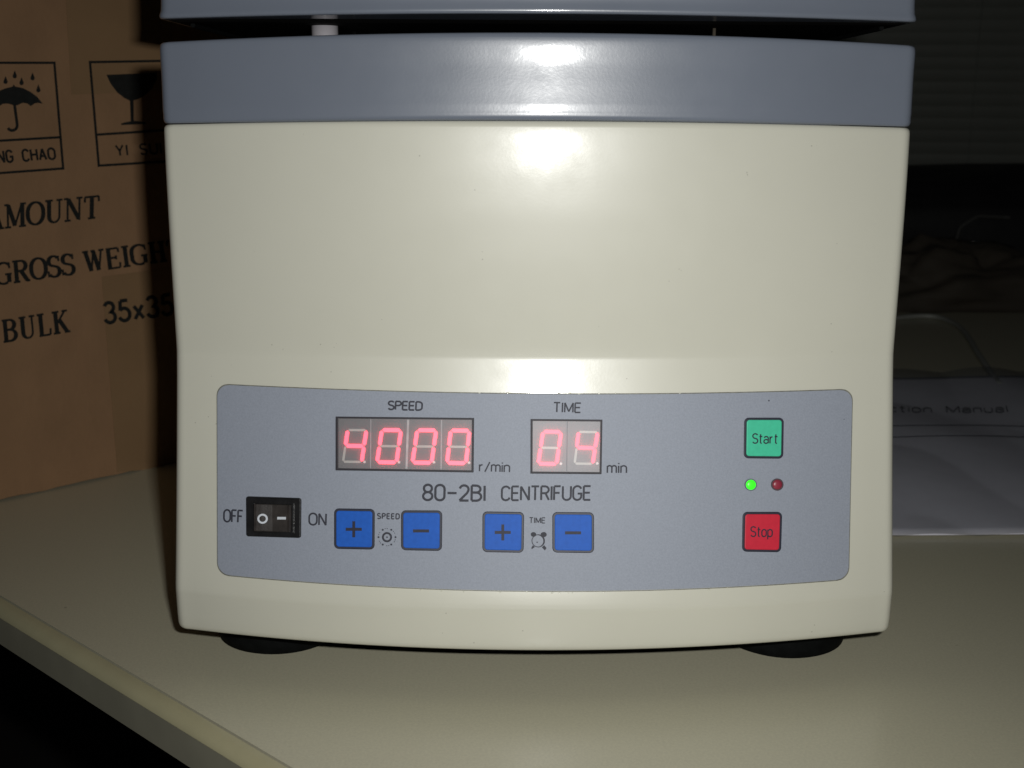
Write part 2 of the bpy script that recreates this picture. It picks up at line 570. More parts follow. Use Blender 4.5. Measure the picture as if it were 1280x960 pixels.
def inset(poly, d):
    out = []
    n = len(poly)
    for i in range(n):
        a, b, c = poly[i - 1], poly[i], poly[(i + 1) % n]
        e1, e2 = (b - a), (c - b)
        if e1.length < 1e-6: e1 = e2
        if e2.length < 1e-6: e2 = e1
        e1, e2 = e1.normalized(), e2.normalized()
        n1, n2 = Vector((-e1.y, e1.x)), Vector((-e2.y, e2.x))
        m = (n1 + n2).normalized()
        k = max(0.5, m.dot(n1))
        out.append(b + m * (d / k))
    return out


def area2(p):
    return sum(p[i - 1].x * p[i].y - p[i].x * p[i - 1].y for i in range(len(p)))


def dense(poly, step=9.0):
    out = []
    n = len(poly)
    for i in range(n):
        a, b = Vector(poly[i]), Vector(poly[(i + 1) % n])
        m = max(1, int((b - a).length / step))
        for k in range(m): out.append(a.lerp(b, k / m))
    return out


def slab(poly, S, h0, h1, round_px=0.0, steps=3):
    """solid: outline poly (px) raised from lift h0 to h1 on surface S, with rounded rim"""
    poly = dense(poly, 14.0)
    if area2(poly) < 0: poly = poly[::-1]
    rings = [(poly, h0)]
    if round_px:
        rings.append((poly, h0 + (h1 - h0) * 0.4))
        for k in range(1, steps + 1):
            t = k / steps * math.pi / 2
            rings.append((inset(poly, round_px * (1 - math.cos(t))), h0 + (h1 - h0) * (0.4 + 0.6 * math.sin(t))))
    else:
        rings.append((poly, h1))
    v, f = [], []
    n = len(poly)
    for (pl, h) in rings:
        v += [S(p.x, p.y, h) for p in pl]
    for i in range(len(rings) - 1):
        for k in range(n):
            f.append((i * n + k, i * n + (k + 1) % n, (i + 1) * n + (k + 1) % n, (i + 1) * n + k))
    o = (len(rings) - 1) * n
    for t in tessellate_polygon([[Vector((p.x, p.y, 0)) for p in rings[-1][0]]]):
        f.append(tuple(o + k for k in t))
    return v, f


def flat(polys, S, h):
    v, f = [], []
    for k, pl in enumerate(polys):
        pl = [Vector(p) for p in pl]
        o = len(v)
        v += [S(p.x, p.y, h + k * 4e-6) for p in pl]
        for t in tessellate_polygon([[Vector((p.x, p.y, 0)) for p in pl]]):
            f.append(tuple(o + j for j in t))
    return v, f


def ring(outer, d, S, h0, h1):
    outer = dense(outer)
    if area2(outer) < 0: outer = outer[::-1]
    inner = inset(outer, d)
    n = len(outer)
    v = [S(p.x, p.y, h0) for p in outer] + [S(p.x, p.y, h1) for p in outer] + [S(p.x, p.y, h1) for p in inner] + [S(p.x, p.y, h0) for p in inner]
    f = []
    for b in range(3):
        for k in range(n):
            f.append((b * n + k, b * n + (k + 1) % n, (b + 1) * n + (k + 1) % n, (b + 1) * n + k))
    return v, f


# ------------------------------------------------------------------ stroke lettering
def arc(cx, cy, rx, ry, a0, a1, n=None):
    n = n or max(4, int(abs(a1 - a0) / 15))
    return [(cx + rx * math.cos(R(a0 + (a1 - a0) * k / n)), cy + ry * math.sin(R(a0 + (a1 - a0) * k / n))) for k in range(n + 1)]


def stad(x0, x1, y0, y1, r=None):
    rx = (x1 - x0) / 2
    ry = min((y1 - y0) / 2, rx * 1.15) if r is None else r
    cx = (x0 + x1) / 2
    return arc(cx, y1 - ry, rx, ry, 0, 180, 14) + arc(cx, y0 + ry, rx, ry, 180, 360, 14)


def G(ch):
    """sans glyph: advance width, list of (points, closed)"""
    L = lambda *p: (list(p), False)
    C = lambda p: (p, True)
    if ch == ' ': return 0.45, []
    if ch == 'O': return 0.56, [C(stad(0, .56, 0, 1))]
    if ch == '0': return 0.46, [C(stad(0, .46, 0, 1))]
    if ch == 'o': return 0.40, [C(stad(0, .40, 0, .72))]
    if ch == 'S': return 0.46, [(arc(.23, .76, .22, .24, 25, 255) + arc(.23, .25, .23, .25, 75, -158), False)]
    if ch == 'P': return 0.46, [L((0, 0), (0, 1)), ([(0, 1), (.22, 1)] + arc(.22, .75, .24, .25, 90, -90) + [(.22, .5), (0, .5)], False)]
    if ch == 'R': return 0.48, [L((0, 0), (0, 1)), ([(0, 1), (.22, 1)] + arc(.22, .75, .24, .25, 90, -90) + [(.22, .5), (0, .5)], False), L((.26, .5), (.48, 0))]
    if ch == 'B': return 0.48, [L((0, 0), (0, 1)), ([(0, 1), (.22, 1)] + arc(.22, .77, .22, .23, 90, -90) + [(.22, .54), (0, .54)], False),
                                ([(.22, .54)] + arc(.22, .27, .26, .27, 90, -90) + [(.22, 0), (0, 0)], False)]
    if ch == 'D': return 0.50, [L((0, 0), (0, 1)), ([(0, 1), (.2, 1)] + arc(.2, .7, .30, .30, 90, 0) + arc(.2, .3, .30, .30, 0, -90) + [(.2, 0), (0, 0)], False)]
    if ch == 'E': return 0.42, [L((0, 0), (0, 1)), L((0, 1), (.42, 1)), L((0, .52), (.38, .52)), L((0, 0), (.42, 0))]
    if ch == 'F': return 0.40, [L((0, 0), (0, 1)), L((0, 1), (.40, 1)), L((0, .52), (.34, .52))]
    if ch == 'T': return 0.48, [L((0, 1), (.48, 1)), L((.24, 1), (.24, 0))]
    if ch == 'I': return 0.04, [L((.02, 0), (.02, 1))]
    if ch == 'M': return 0.62, [L((0, 0), (0, 1)), L((0, 1), (.31, .08)), L((.31, .08), (.62, 1)), L((.62, 1), (.62, 0))]
    if ch == 'N': return 0.50, [L((0, 0), (0, 1)), L((0, 1), (.50, 0)), L((.50, 0), (.50, 1))]
    if ch == 'H': return 0.50, [L((0, 0), (0, 1)), L((.5, 0), (.5, 1)), L((0, .52), (.5, .52))]
    if ch == 'A': return 0.54, [L((0, 0), (.27, 1)), L((.27, 1), (.54, 0)), L((.10, .34), (.44, .34))]
    if ch == 'Y': return 0.50, [L((0, 1), (.25, .45)), L((.25, .45), (.5, 1)), L((.25, .45), (.25, 0))]
    if ch == 'U': return 0.50, [([(0, 1)] + arc(.25, .27, .25, .27, 180, 360) + [(.5, 1)], False)]
    if ch == 'C': return 0.50, [(arc(.26, .72, .25, .28, 18, 180) + arc(.26, .28, .25, .28, 180, 342), False)]
    if ch == 'G': return 0.52, [(arc(.26, .72, .25, .28, 18, 180) + arc(.26, .28, .25, .28, 180, 360) + [(.51, .46), (.28, .46)], False)]
    if ch == 'L': return 0.40, [L((0, 1), (0, 0)), L((0, 0), (.4, 0))]
    if ch == '8': return 0.46, [C(stad(.03, .43, .52, 1)), C(stad(0, .46, 0, .52))]
    if ch == '2': return 0.46, [(arc(.23, .74, .22, .26, 170, -20) + [(.38, .50), (.0, .0)], False), L((0, 0), (.46, 0))]
    if ch == '3': return 0.46, [(arc(.22, .76, .21, .24, 160, -75) + arc(.22, .27, .24, .27, 75, -165), False)]
    if ch == '5': return 0.46, [L((.42, 1), (.08, 1)), L((.08, 1), (.04, .52)), (arc(.21, .31, .25, .31, 135, -160), False)]
    if ch == '-': return 0.46, [L((0, .48), (.46, .48))]
    if ch == '/': return 0.34, [L((0, -.05), (.34, 1.0))]
    if ch == 'i': return 0.04, [L((.02, 0), (.02, .72)), L((.02, .88), (.02, 1.0))]
    if ch == 'r': return 0.26, [L((0, 0), (0, .72)), (arc(.24, .42, .24, .28, 180, 95), False)]
    if ch == 'n': return 0.38, [L((0, 0), (0, .72)), (arc(.19, .50, .19, .22, 180, 0) + [(.38, 0)], False)]
    if ch == 'm': return 0.62, [L((0, 0), (0, .72)), (arc(.155, .52, .155, .20, 180, 0) + [(.31, 0)], False), (arc(.465, .52, .155, .20, 180, 0) + [(.62, 0)], False)]
    if ch == 't': return 0.26, [([(.10, .96), (.10, .12)] + arc(.22, .12, .12, .12, 180, 270), False), L((0, .72), (.26, .72))]
    if ch == 'a': return 0.40, [(arc(.20, .50, .19, .22, 160, 0) + [(.39, 0)], False), (arc(.19, .20, .19, .20, 40, 330), False)]
    if ch == 'p': return 0.40, [L((0, -.28), (0, .72)), C(stad(0, .40, 0, .72))]
    if ch == 'c': return 0.38, [(arc(.20, .36, .20, .36, 40, 320), False)]
    if ch == 's': return 0.36, [(arc(.18, .54, .16, .18, 25, 255) + arc(.18, .19, .18, .19, 75, -158), False)]
    if ch == 'u': return 0.38, [([(0, .72)] + arc(.19, .22, .19, .22, 180, 360) + [(.38, .72)], False), L((.38, 0), (.38, .3))]
    if ch == 'l': return 0.04, [L((.02, 0), (.02, 1))]
    if ch == 'x': return 0.40, [L((0, 0), (.40, .66)), L((0, .66), (.40, 0))]
    return 0.4, []


def GS(ch):
    """serif glyph: width, strokes (points, closed, mode) mode k thick / t thin / c contrast"""
    F = lambda x, y, w=.26: ([(x - w / 2, y), (x + w / 2, y)], False, 't')
    T = lambda *p: (list(p), False, 't')
    K = lambda *p: (list(p), False, 'k')
    c = lambda p, cl=False: (p, cl, 'c')
    if ch == ' ': return 0.34, []
    if ch == 'A': return .78, [T((.12, 0), (.37, 1)), K((.37, .96), (.64, 0)), T((.2, .34), (.56, .34)), F(.12, .02), F(.64, .02, .3)]
    if ch == 'M': return .92, [T((.14, 0), (.14, 1)), K((.16, .97), (.44, .06)), T((.44, .06), (.74, 1)), K((.76, 0), (.76, 1)), F(.14, .02), F(.76, .02, .3), F(.10, .98, .2), F(.80, .98, .24)]
    if ch == 'O': return .74, [c(stad(.04, .70, .02, .98, .42), True)]
    if ch == 'U': return .80, [c([(.18, .98)] + arc(.40, .28, .22, .26, 180, 270)), T(*(arc(.40, .28, .22, .26, 270, 360) + [(.62, .98)])), F(.18, .98, .32), F(.62, .98)]
    if ch == 'N': return .80, [T((.14, 0), (.14, .98)), K((.16, .97), (.62, .05)), T((.64, 0), (.64, .98)), F(.14, .02), F(.08, .98, .2), F(.64, .98)]
    if ch == 'T': return .68, [K((.34, 0), (.34, .98)), T((.04, .97), (.64, .97)), F(.34, .02, .32), T((.05, .97), (.04, .74)), T((.63, .97), (.64, .74))]
    if ch == 'G': return .80, [c(arc(.40, .66, .34, .32, 35, 180) + arc(.40, .34, .34, .32, 180, 300)), K((.64, .06), (.64, .44)), F(.62, .44, .3), T((.66, .98), (.68, .70))]
    if ch == 'R': return .78, [K((.16, 0), (.16, .98)), c([(.16, .97), (.38, .97)] + arc(.38, .74, .22, .23, 80, -80) + [(.36, .51), (.16, .51)]), K((.38, .5), (.64, .03)), F(.16, .02, .3), F(.14, .98, .26), F(.68, .02, .16)]
    if ch == 'S': return .62, [c(arc(.31, .75, .22, .23, 30, 240) + arc(.31, .26, .24, .25, 60, -150)), T((.53, .98), (.54, .72)), T((.06, .02), (.05, .3))]
    if ch == 'W': return 1.0, [K((.14, .98), (.34, .03)), T((.34, .03), (.50, .95)), K((.50, .95), (.68, .03)), T((.68, .03), (.86, .98)), F(.14, .98, .28), F(.86, .98, .24), F(.48, .98, .2)]
    if ch == 'E': return .70, [K((.16, 0), (.16, .98)), T((.06, .97), (.60, .97)), T((.16, .52), (.48, .52)), T((.06, .02), (.62, .02)), T((.60, .97), (.61, .76)), T((.62, .02), (.64, .27)), T((.48, .62), (.48, .42))]
    if ch == 'I': return .40, [K((.20, 0), (.20, .98)), F(.20, .02, .32), F(.20, .98, .32)]
    if ch == 'H': return .82, [K((.18, 0), (.18, .98)), K((.62, 0), (.62, .98)), T((.18, .51), (.62, .51)), F(.18, .02, .32), F(.18, .98, .32), F(.62, .02, .32), F(.62, .98, .32)]
    if ch == 'B': return .74, [K((.16, 0), (.16, .98)), c([(.14, .97), (.36, .97)] + arc(.36, .75, .22, .22, 80, -80) + [(.34, .53), (.16, .53)]), c([(.34, .51)] + arc(.36, .27, .26, .25, 80, -80) + [(.34, .02), (.14, .02)]), F(.12, .02, .2), F(.12, .98, .2)]
    if ch == 'L': return .66, [K((.18, 0), (.18, .98)), F(.18, .98, .32), T((.06, .02), (.58, .02)), T((.58, .02), (.60, .30))]
    if ch == 'K': return .80, [K((.18, 0), (.18, .98)), F(.18, .02, .32), F(.18, .98, .32), T((.2, .42), (.60, .97)), K((.34, .60), (.64, .03)), F(.66, .02, .26), F(.60, .98, .26)]
    return .6, []


def ribbon(pts, closed, wf):
    """px polyline -> left/right offset points with mitred joins"""
    P = [Vector(p) for p in pts]
    Q = [P[0]]
    for p in P[1:]:
        if (p - Q[-1]).length > 1e-4: Q.append(p)
    if closed and (Q[0] - Q[-1]).length < 1e-4: Q.pop()
    n = len(Q)
    Lf, Rt = [], []
    for i in range(n):
        if closed: a, c = Q[i - 1], Q[(i + 1) % n]
        else: a, c = Q[max(i - 1, 0)], Q[min(i + 1, n - 1)]
        b = Q[i]
        e1, e2 = b - a, c - b
        if e1.length < 1e-6: e1 = e2
        if e2.length < 1e-6: e2 = e1
        e1, e2 = e1.normalized(), e2.normalized()
        n1, n2 = Vector((-e1.y, e1.x)), Vector((-e2.y, e2.x))
        m = (n1 + n2)
        m = m.normalized() if m.length > 1e-3 else n1
        k = max(0.6, m.dot(n1))
        hw = wf(e1 + e2) / 2 / k
        Lf.append(b + m * hw); Rt.append(b - m * hw)
    return Lf, Rt, closed


def lettering(text, q, S, h, wpx, glyph=G, gap=0.14, thin=None, thick=None):
    """text fitted into the px quad q = top-left, top-right, baseline-right, baseline-left"""
    TL, TR, BR, BL = [Vector(p) for p in q]
    adv, items = 0.0, []
    for i, ch in enumerate(text):
        g = glyph(ch)
        items.append((adv, g))
        adv += g[0] + (gap if i < len(text) - 1 else 0)
    capx = (BR - BL).length / adv

    def mp(x, y):
        u = x / adv
        return BL.lerp(BR, u).lerp(TL.lerp(TR, u), y)
    v, f = [], []
    kk = 0
    for (a, g) in items:
        for st in g[1]:
            pts, cl = st[0], st[1]
            mode = st[2] if len(st) > 2 else None
            dense = []
            for i in range(len(pts) - 1):
                x0, x1 = pts[i], pts[i + 1]
                m = 1
                if len(pts) == 2: m = 3
                for k in range(m):
                    dense.append((x0[0] + (x1[0] - x0[0]) * k / m, x0[1] + (x1[1] - x0[1]) * k / m))
            dense.append(pts[-1])
            P = [mp(a + x, y) for (x, y) in dense]
            if mode == 'k': wf = lambda d: thick
            elif mode == 't': wf = lambda d: thin
            elif mode == 'c': wf = lambda d: thin + (thick - thin) * (abs(d.y) / max(d.length, 1e-6)) ** 1.5
            else: wf = lambda d: wpx
            Lf, Rt, c2 = ribbon(P, cl, wf)
            if not cl and mode is None:      # extend the ends by nothing; square ends
                pass
            o = len(v)
            n = len(Lf)
            hh = h + kk * 3e-6
            kk = (kk + 1) % 12
            for i in range(n):
                v.append(S(Lf[i].x, Lf[i].y, hh)); v.append(S(Rt[i].x, Rt[i].y, hh))
            for i in range(n if c2 else n - 1):
                j = (i + 1) % n
                f.append((o + 2 * i, o + 2 * j, o + 2 * j + 1, o + 2 * i + 1))
    return v, f


def circ(cx, cy, r, n=24, ry=None):
    ry = ry or r
    return [Vector((cx + r * math.cos(2 * math.pi * k / n), cy + ry * math.sin(2 * math.pi * k / n))) for k in range(n)]


SF = on_front

# ------------------------------------------------------------------ control panel label
def panel_edges(u):
    """px of panel top and bottom edge at column u"""
    x = 272 + 793 * u
    k = 1 - (2 * u - 1) ** 2
    ytop = 480.5 + 6.5 * u + 9.0 * k
    ybot = 717.5 + 6.0 * u + 18.0 * k
    return x, ytop, ybot


def panel_grid(h, grow=0.0, nu=70, nv=24, r=15.0):
    rows = []
    vv = [0, .004, .011, .02, .032, .045, .062] + [0.08 + 0.84 * k / 12 for k in range(13)] + [1 - t for t in (.062, .045, .032, .02, .011, .004, 0)]
    hgt = 236.0
    for t in vv:
        d = min(t, 1 - t) * hgt
        cut = 0.0 if d >= r else r - math.sqrt(max(0, r * r - (r - d) ** 2))
        row = []
        for k in range(nu + 1):
            u = (cut + (793 - 2 * cut) * k / nu) / 793
            x, yt, yb = panel_edges(u)
            xr = x - 5.0 * t * u + 0.5 * t * (1 - u)
            y = yt + (yb - yt) * t
            cx, cy = 668, 610
            if grow:
                xr += grow * (1 if xr > cx else -1) * min(1, abs(xr - cx) / 380)
                y += grow * (1 if y > cy else -1) * min(1, abs(y - cy) / 110)
            row.append(SF(xr, y, h))
        rows.append(row)
    return rows


rows = panel_grid(0.00035)
v = [p for r_ in rows for p in r_]
nu1 = len(rows[0])
f = [(i * nu1 + k, i * nu1 + k + 1, (i + 1) * nu1 + k + 1, (i + 1) * nu1 + k) for i in range(len(rows) - 1) for k in range(nu1 - 1)]
# skirt down to the housing
base = panel_grid(-0.0003)
bd = [(0, k) for k in range(nu1)] + [(i, nu1 - 1) for i in range(1, len(rows))] + [(len(rows) - 1, k) for k in range(nu1 - 2, -1, -1)] + [(i, 0) for i in range(len(rows) - 2, 0, -1)]
o = len(v)
v += [base[i][k] for (i, k) in bd]
nb = len(bd)
fm = [0] * len(f)
for j in range(nb):
    a, b = bd[j], bd[(j + 1) % nb]
    f.append((a[0] * nu1 + a[1], b[0] * nu1 + b[1], o + (j + 1) % nb, o + j)); fm.append(1)
panel = build('control_panel', v, f, None, cen, smooth=False, mats=[M['panel'], M['panel_edge']], fmat=fm)
# thin grimy glue line around the label
g1 = panel_grid(0.00006, grow=1.3)
v = [g1[i][k] for (i, k) in bd] + [base[i][k] + (g1[i][k] - base[i][k]) * 0 + Vector((0, -0.00034, 0)) for (i, k) in bd]
f = [(j, (j + 1) % nb, nb + (j + 1) % nb, nb + j) for j in range(nb)]
build('glue_line', v, f, M['panel_edge'], panel)

HP = 0.00045
WORDS = [
    ('SPEED', [(486, 501.5), (528, 502.5), (527.5, 512.8), (485.5, 511.8)], 1.7, .13),
    ('TIME', [(692.3, 503.2), (726, 504), (725.4, 515.6), (692, 515.2)], 1.5, .16),
    ('r/min', [(599.6, 577.2), (637.2, 578.4), (636.8, 590.2), (599.4, 589.0)], 1.4, .13),
    ('min', [(759.2, 578.6), (783, 578.8), (782.8, 591.2), (759, 591.0)], 1.5, .14),
    ('80-2BI', [(529.5, 605.8), (606.4, 607.2), (606.2, 626.0), (529, 625.0)], 2.3, .15),
    ('CENTRIFUGE', [(627.3, 608.2), (738.2, 607.6), (737.8, 624.8), (627, 625.3)], 2.0, .14),
    ('OFF', [(280.6, 637.0), (304, 638.2), (303.4, 653.0), (280.4, 651.8)], 1.7, .14),
    ('ON', [(387, 641.5), (408, 642.2), (407.6, 656.4), (386.8, 655.8)], 1.7, .16),
    ('SPEED', [(472.2, 641.8), (499.4, 642.3), (499.2, 648.6), (472.2, 648.2)], 1.2, .28),
    ('TIME', [(661.9, 646.9), (681.3, 647.2), (681.2, 653.8), (661.8, 653.6)], 1.0, .18),
]
for (t, q, w, g) in WORDS:
    v, f = lettering(t, q, SF, HP, w * 1.28, gap=g)
    build('printed_word', v, f, M['ink'], panel)

# speed dial icon
def ringpoly(cx, cy, ro, ri, n=28):
    return [[Vector((cx + ro * math.cos(a), cy + ro * math.sin(a))), Vector((cx + ro * math.cos(b), cy + ro * math.sin(b))),
             Vector((cx + ri * math.cos(b), cy + ri * math.sin(b))), Vector((cx + ri * math.cos(a), cy + ri * math.sin(a)))]
            for a, b in ((2 * math.pi * k / n, 2 * math.pi * (k + 1) / n) for k in range(n))]


def flat0(polys, S, h):
    v, f = [], []
    for pl in polys:
        o = len(v)
        v += [S(p[0], p[1], h) for p in pl]
        f.append(tuple(range(o, o + len(pl))))
    return v, f


ps = ringpoly(484, 671.4, 6.4, 3.9) + [circ(484, 671.4, 1.1, 8)]
for k in range(6):
    a = R(60 * k)
    c = (484 + 10.6 * math.cos(a), 671.4 + 10.6 * math.sin(a))
    ps.append(circ(c[0], c[1], 1.3, 8))
    for b0 in (18, 32):
        b = a + R(b0)
        t = Vector((-math.sin(b), math.cos(b))); nrm = Vector((math.cos(b), math.sin(b)))
        cc = Vector((484, 671.4)) + nrm * 10.8
        ps.append([cc + t * .8 + nrm * .35, cc - t * .8 + nrm * .35, cc - t * .8 - nrm * .35, cc + t * .8 - nrm * .35])
v, f = flat0(ps, SF, HP)
build('dial_icon', v, f, M['ink'], panel)
# alarm clock icon: bells, rim heavier on the right, feet, hand
ps = []
n = 28
cx, cy = 672.8, 676.0
for k in range(n):
    a, b = 2 * math.pi * k / n, 2 * math.pi * (k + 1) / n
    def th(t): return 1.0 + 1.1 * max(0, math.cos(t + 0.2))
    ps.append([(cx + 8.4 * math.cos(a), cy + 8.2 * math.sin(a)), (cx + 8.4 * math.cos(b), cy + 8.2 * math.sin(b)),
               (cx + (8.4 - th(b)) * math.cos(b), cy + (8.2 - th(b)) * math.sin(b)), (cx + (8.4 - th(a)) * math.cos(a), cy + (8.2 - th(a)) * math.sin(a))])
v, f = flat0(ps, SF, HP)
v2, f2 = flat([circ(666.8, 668.0, 3.5, 12, 3.0), circ(679.6, 668.2, 3.9, 12, 3.3),
               [(666.0, 681.5), (668.6, 683.6), (665.0, 686.3), (663.9, 685.2)], [(677.2, 684.0), (680.2, 681.4), (683.2, 685.0), (681.0, 688.0)],
               circ(671.4, 677.8, 0.9, 8)], SF, HP + 1e-5)
f += [tuple(i + len(v) for i in t) for t in f2]
build('clock_icon', v + v2, f, M['ink'], panel)
for (x, y, r_) in ((960.7, 500.8, 1.0), (1054.5, 524.0, 0.6)):
    v, f = flat0([circ(x, y, r_, 8)], SF, HP)
    build('ink_speck', v, f, M['ink'], panel)


# beads of dried glue along the label's rim
random.seed(11)
for k in range(26):
    bx_ = random.gauss(690, 90)
    if k % 2: x, y = bx_, panel_edges((bx_ - 272) / 793)[1] - random.uniform(0.5, 2.0)
    else: x, y = bx_, panel_edges((bx_ - 272) / 793)[2] + random.uniform(0.8, 3.0)
    rr = random.uniform(0.5, 1.1)
    v, f = slab([(x + rr * random.uniform(.8, 2.2) * math.cos(t), y + rr * math.sin(t)) for t in [k2 * math.pi / 4 for k2 in range(8)]], SF, -0.00005, 0.00035, rr * .4)
    build('glue_bead', v, f, M['glue'], panel, smooth=True)

# ------------------------------------------------------------------ displays
LIT = {'4': 'bcfg', '0': 'abcdef'}


def digit(parent, ch, TL, TR, BL, BR, dot, won=4.4, woff=2.9, hb=0.0007):
    TL, TR, BL, BR = map(Vector, (TL, TR, BL, BR))
    ML, MR = (TL + BL) / 2, (TR + BR) / 2
    seg = {'a': (TL, TR), 'b': (TR, MR), 'c': (MR, BR), 'd': (BL, BR), 'e': (ML, BL), 'f': (TL, ML), 'g': (ML, MR)}
    for s, (p, q) in seg.items():
        on = s in LIT[ch]
        w = won if on else woff
        d = (q - p).normalized(); nn = Vector((-d.y, d.x))
        p2, q2 = p + d * 0.55, q - d * 0.55
        k = w / 2
        poly = [p2, p2 + d * k * .9 + nn * k, q2 - d * k * .9 + nn * k, q2, q2 - d * k * .9 - nn * k, p2 + d * k * .9 - nn * k]
        v, f = slab(poly, SF, hb, hb + 0.00012)
        build('lit_segment' if on else 'unlit_segment', v, f, M['led_on'] if on else M['led_off'], parent)
    v, f = slab(circ(dot[0], dot[1], 1.7, 10), SF, hb, hb + 0.00012)
    build('decimal_point', v, f, M['white_dot'], parent)


def rect(x0, y0, x1, y1): return [(x0, y0), (x1, y0), (x1, y1), (x0, y1)]


def display(q, name, label, digits, divs, modmat, won, lensh=0.0022):
    c = (Vector(q[0]) + Vector(q[2])) / 2
    root = empty(name, SF(c.x, c.y, 0.0004), label, None, parent=cen)
    poly = [Vector(p) for p in q]
    # module faces, split at the dividers
    TL, TR, BR, BL = poly
    xs = [0] + [((dt[0] + dt[1]) / 2 - TL.x) / (TR.x - TL.x) for dt in divs] + [1]
    for a, b in zip(xs, xs[1:]):
        pl = [TL.lerp(TR, a), TL.lerp(TR, b), BL.lerp(BR, b), BL.lerp(BR, a)]
        pl = inset(pl if area2(pl) > 0 else pl[::-1], 0.45)
        v, f = slab(pl, SF, 0.0001, 0.00062)
        build('digit_module', v, f, modmat, root)
    for (x0, x1, w, mm) in divs:
        u0 = (x0 - TL.x) / (TR.x - TL.x)
        yt = TL.y + (TR.y - TL.y) * u0 + 3; yb = BL.y + (BR.y - BL.y) * u0 - 3
        v, f = slab([(x0 - w / 2, yt), (x0 + w / 2, yt), (x1 + w / 2, yb), (x1 - w / 2, yb)], SF, 0.00062, 0.0008)
        build('module_edge', v, f, mm, root)
    for dd in digits: digit(root, *dd, won=won)
    v, f = ring(poly, 2.3, SF, 0.0001, 0.0024)
    build('display_frame', v, f, M['frame'], root)
    pl = inset(poly if area2(poly) > 0 else poly[::-1], 1.2)
    nx = 12
    v, f = [], []
    a = [Vector(p) for p in (q[0], q[1], q[2], q[3])]
    a = [a[0] + Vector((1.5, 1.5)), a[1] + Vector((-1.5, 1.5)), a[2] + Vector((-1.5, -1.5)), a[3] + Vector((1.5, -1.5))]
    for k in range(nx + 1):
        t = a[0].lerp(a[1], k / nx); b = a[3].lerp(a[2], k / nx)
        v += [SF(t.x, t.y, lensh), SF(b.x, b.y, lensh)]
        if k: f.append((2 * k - 2, 2 * k, 2 * k + 1, 2 * k - 1))
    build('display_lens', v, f, M['lens'], root)
    return root


display([(421.6, 520.6), (592.8, 522.5), (592.2, 590.2), (421.6, 587.4)], 'speed_display', 'four digit red readout showing 4000',
        [('4', (435.2, 537.5), (458.5, 537.7), (429.4, 577.0), (452.5, 577.4), (456.2, 577.3)),
         ('0', (477.8, 537.5), (501.6, 537.7), (471.8, 577.6), (496.0, 578.0), (499.2, 577.7)),
         ('0', (521.9, 537.7), (545.5, 537.9), (515.9, 578.2), (539.7, 578.6), (542.8, 577.8)),
         ('0', (563.7, 538.0), (587.0, 538.4), (559.0, 578.6), (582.6, 579.0), (586.6, 578.4))],
        [(464.0, 463.6, 1.3, M['divider_dim']), (510.6, 508.4, 2.6, M['divider']), (552.2, 551.6, 1.6, M['divider_dim'])], M['module'], 4.6)
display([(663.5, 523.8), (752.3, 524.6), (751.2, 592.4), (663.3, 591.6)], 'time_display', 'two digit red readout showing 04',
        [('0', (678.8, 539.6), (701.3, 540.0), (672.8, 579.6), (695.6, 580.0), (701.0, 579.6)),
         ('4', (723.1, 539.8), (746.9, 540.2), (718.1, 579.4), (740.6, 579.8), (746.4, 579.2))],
        [(708.9, 708.3, 0.7, M['ink'])], M['module_sheen'], 4.0)


# ------------------------------------------------------------------ keys
def key(q, m, sym, label):
    c = (Vector(q[0]) + Vector(q[2])) / 2
    root = empty('push_button', SF(c.x, c.y, 0.0003), label, None, parent=cen)
    v, f = slab(rrect(q, 6.0), SF, 0.0002, 0.00075, 0.8)
    build('button_border', v, f, M['keyline'], root)
    qq = [Vector(p) for p in q]
    ins_ = 2.9
    qi = [qq[0] + Vector((ins_, ins_)), qq[1] + Vector((-ins_, ins_)), qq[2] + Vector((-ins_, -ins_)), qq[3] + Vector((ins_, -ins_))]
    v, f = slab(rrect(qi, 3.6), SF, 0.0005, 0.00100, 0.9)
    build('button_face', v, f, m, root)
    hs = 0.00104
    if isinstance(sym, str):
        if sym in '+-':
            v, f = [], []
            cx_, cy_ = c.x - 0.3, c.y + 0.3
            polys = [rect(cx_ - 10, cy_ - 1.9, cx_ + 10, cy_ + 1.9)]
            if sym == '+':
                polys += [rect(cx_ - 1.8, cy_ - 10, cx_ + 1.8, cy_ + 10)]
            for k, pl in enumerate(polys):
                v2, f2 = slab(pl, SF, hs, hs + 3e-5 + 6e-6 * k)
                f += [tuple(i + len(v) for i in t) for t in f2]; v += v2
            build('plus_sign' if sym == '+' else 'minus_sign', v, f, M['keyink'], root)
    else:
        t, q2, w = sym
        v, f = lettering(t, q2, SF, hs, w, gap=.15)
        build('printed_word', v, f, M['keyink'], root)


key([(418, 635.3), (468.9, 636.1), (468.5, 687), (418, 686)], M['blue'], '+', 'blue plus button left of the small word SPEED')
key([(501.5, 637.8), (553, 638), (552.6, 688.7), (501.5, 687.7)], M['blue'], '-', 'blue minus button right of the small word SPEED')
key([(603.2, 639.2), (655.2, 640), (654.5, 691), (603, 690)], M['blue'], '+', 'blue plus button left of the clock symbol')
key([(690.4, 640), (742.4, 640.4), (742.4, 691.3), (690.4, 690.6)], M['blue'], '-', 'blue minus button right of the clock symbol')
key([(929.8, 522), (979.3, 522), (978.5, 573.4), (929.2, 572.9)], M['green'],
    ('Start', [(940, 542.2), (971, 542.4), (970.6, 554.2), (939.8, 554)], 1.6), 'green button reading Start')
key([(927.9, 639.7), (977.2, 639.7), (975.8, 690.3), (927, 689.5)], M['red'],
    ('Stop', [(937.6, 658.2), (964.4, 658.4), (964, 670.6), (937.4, 670.4)], 1.6), 'red button reading Stop')

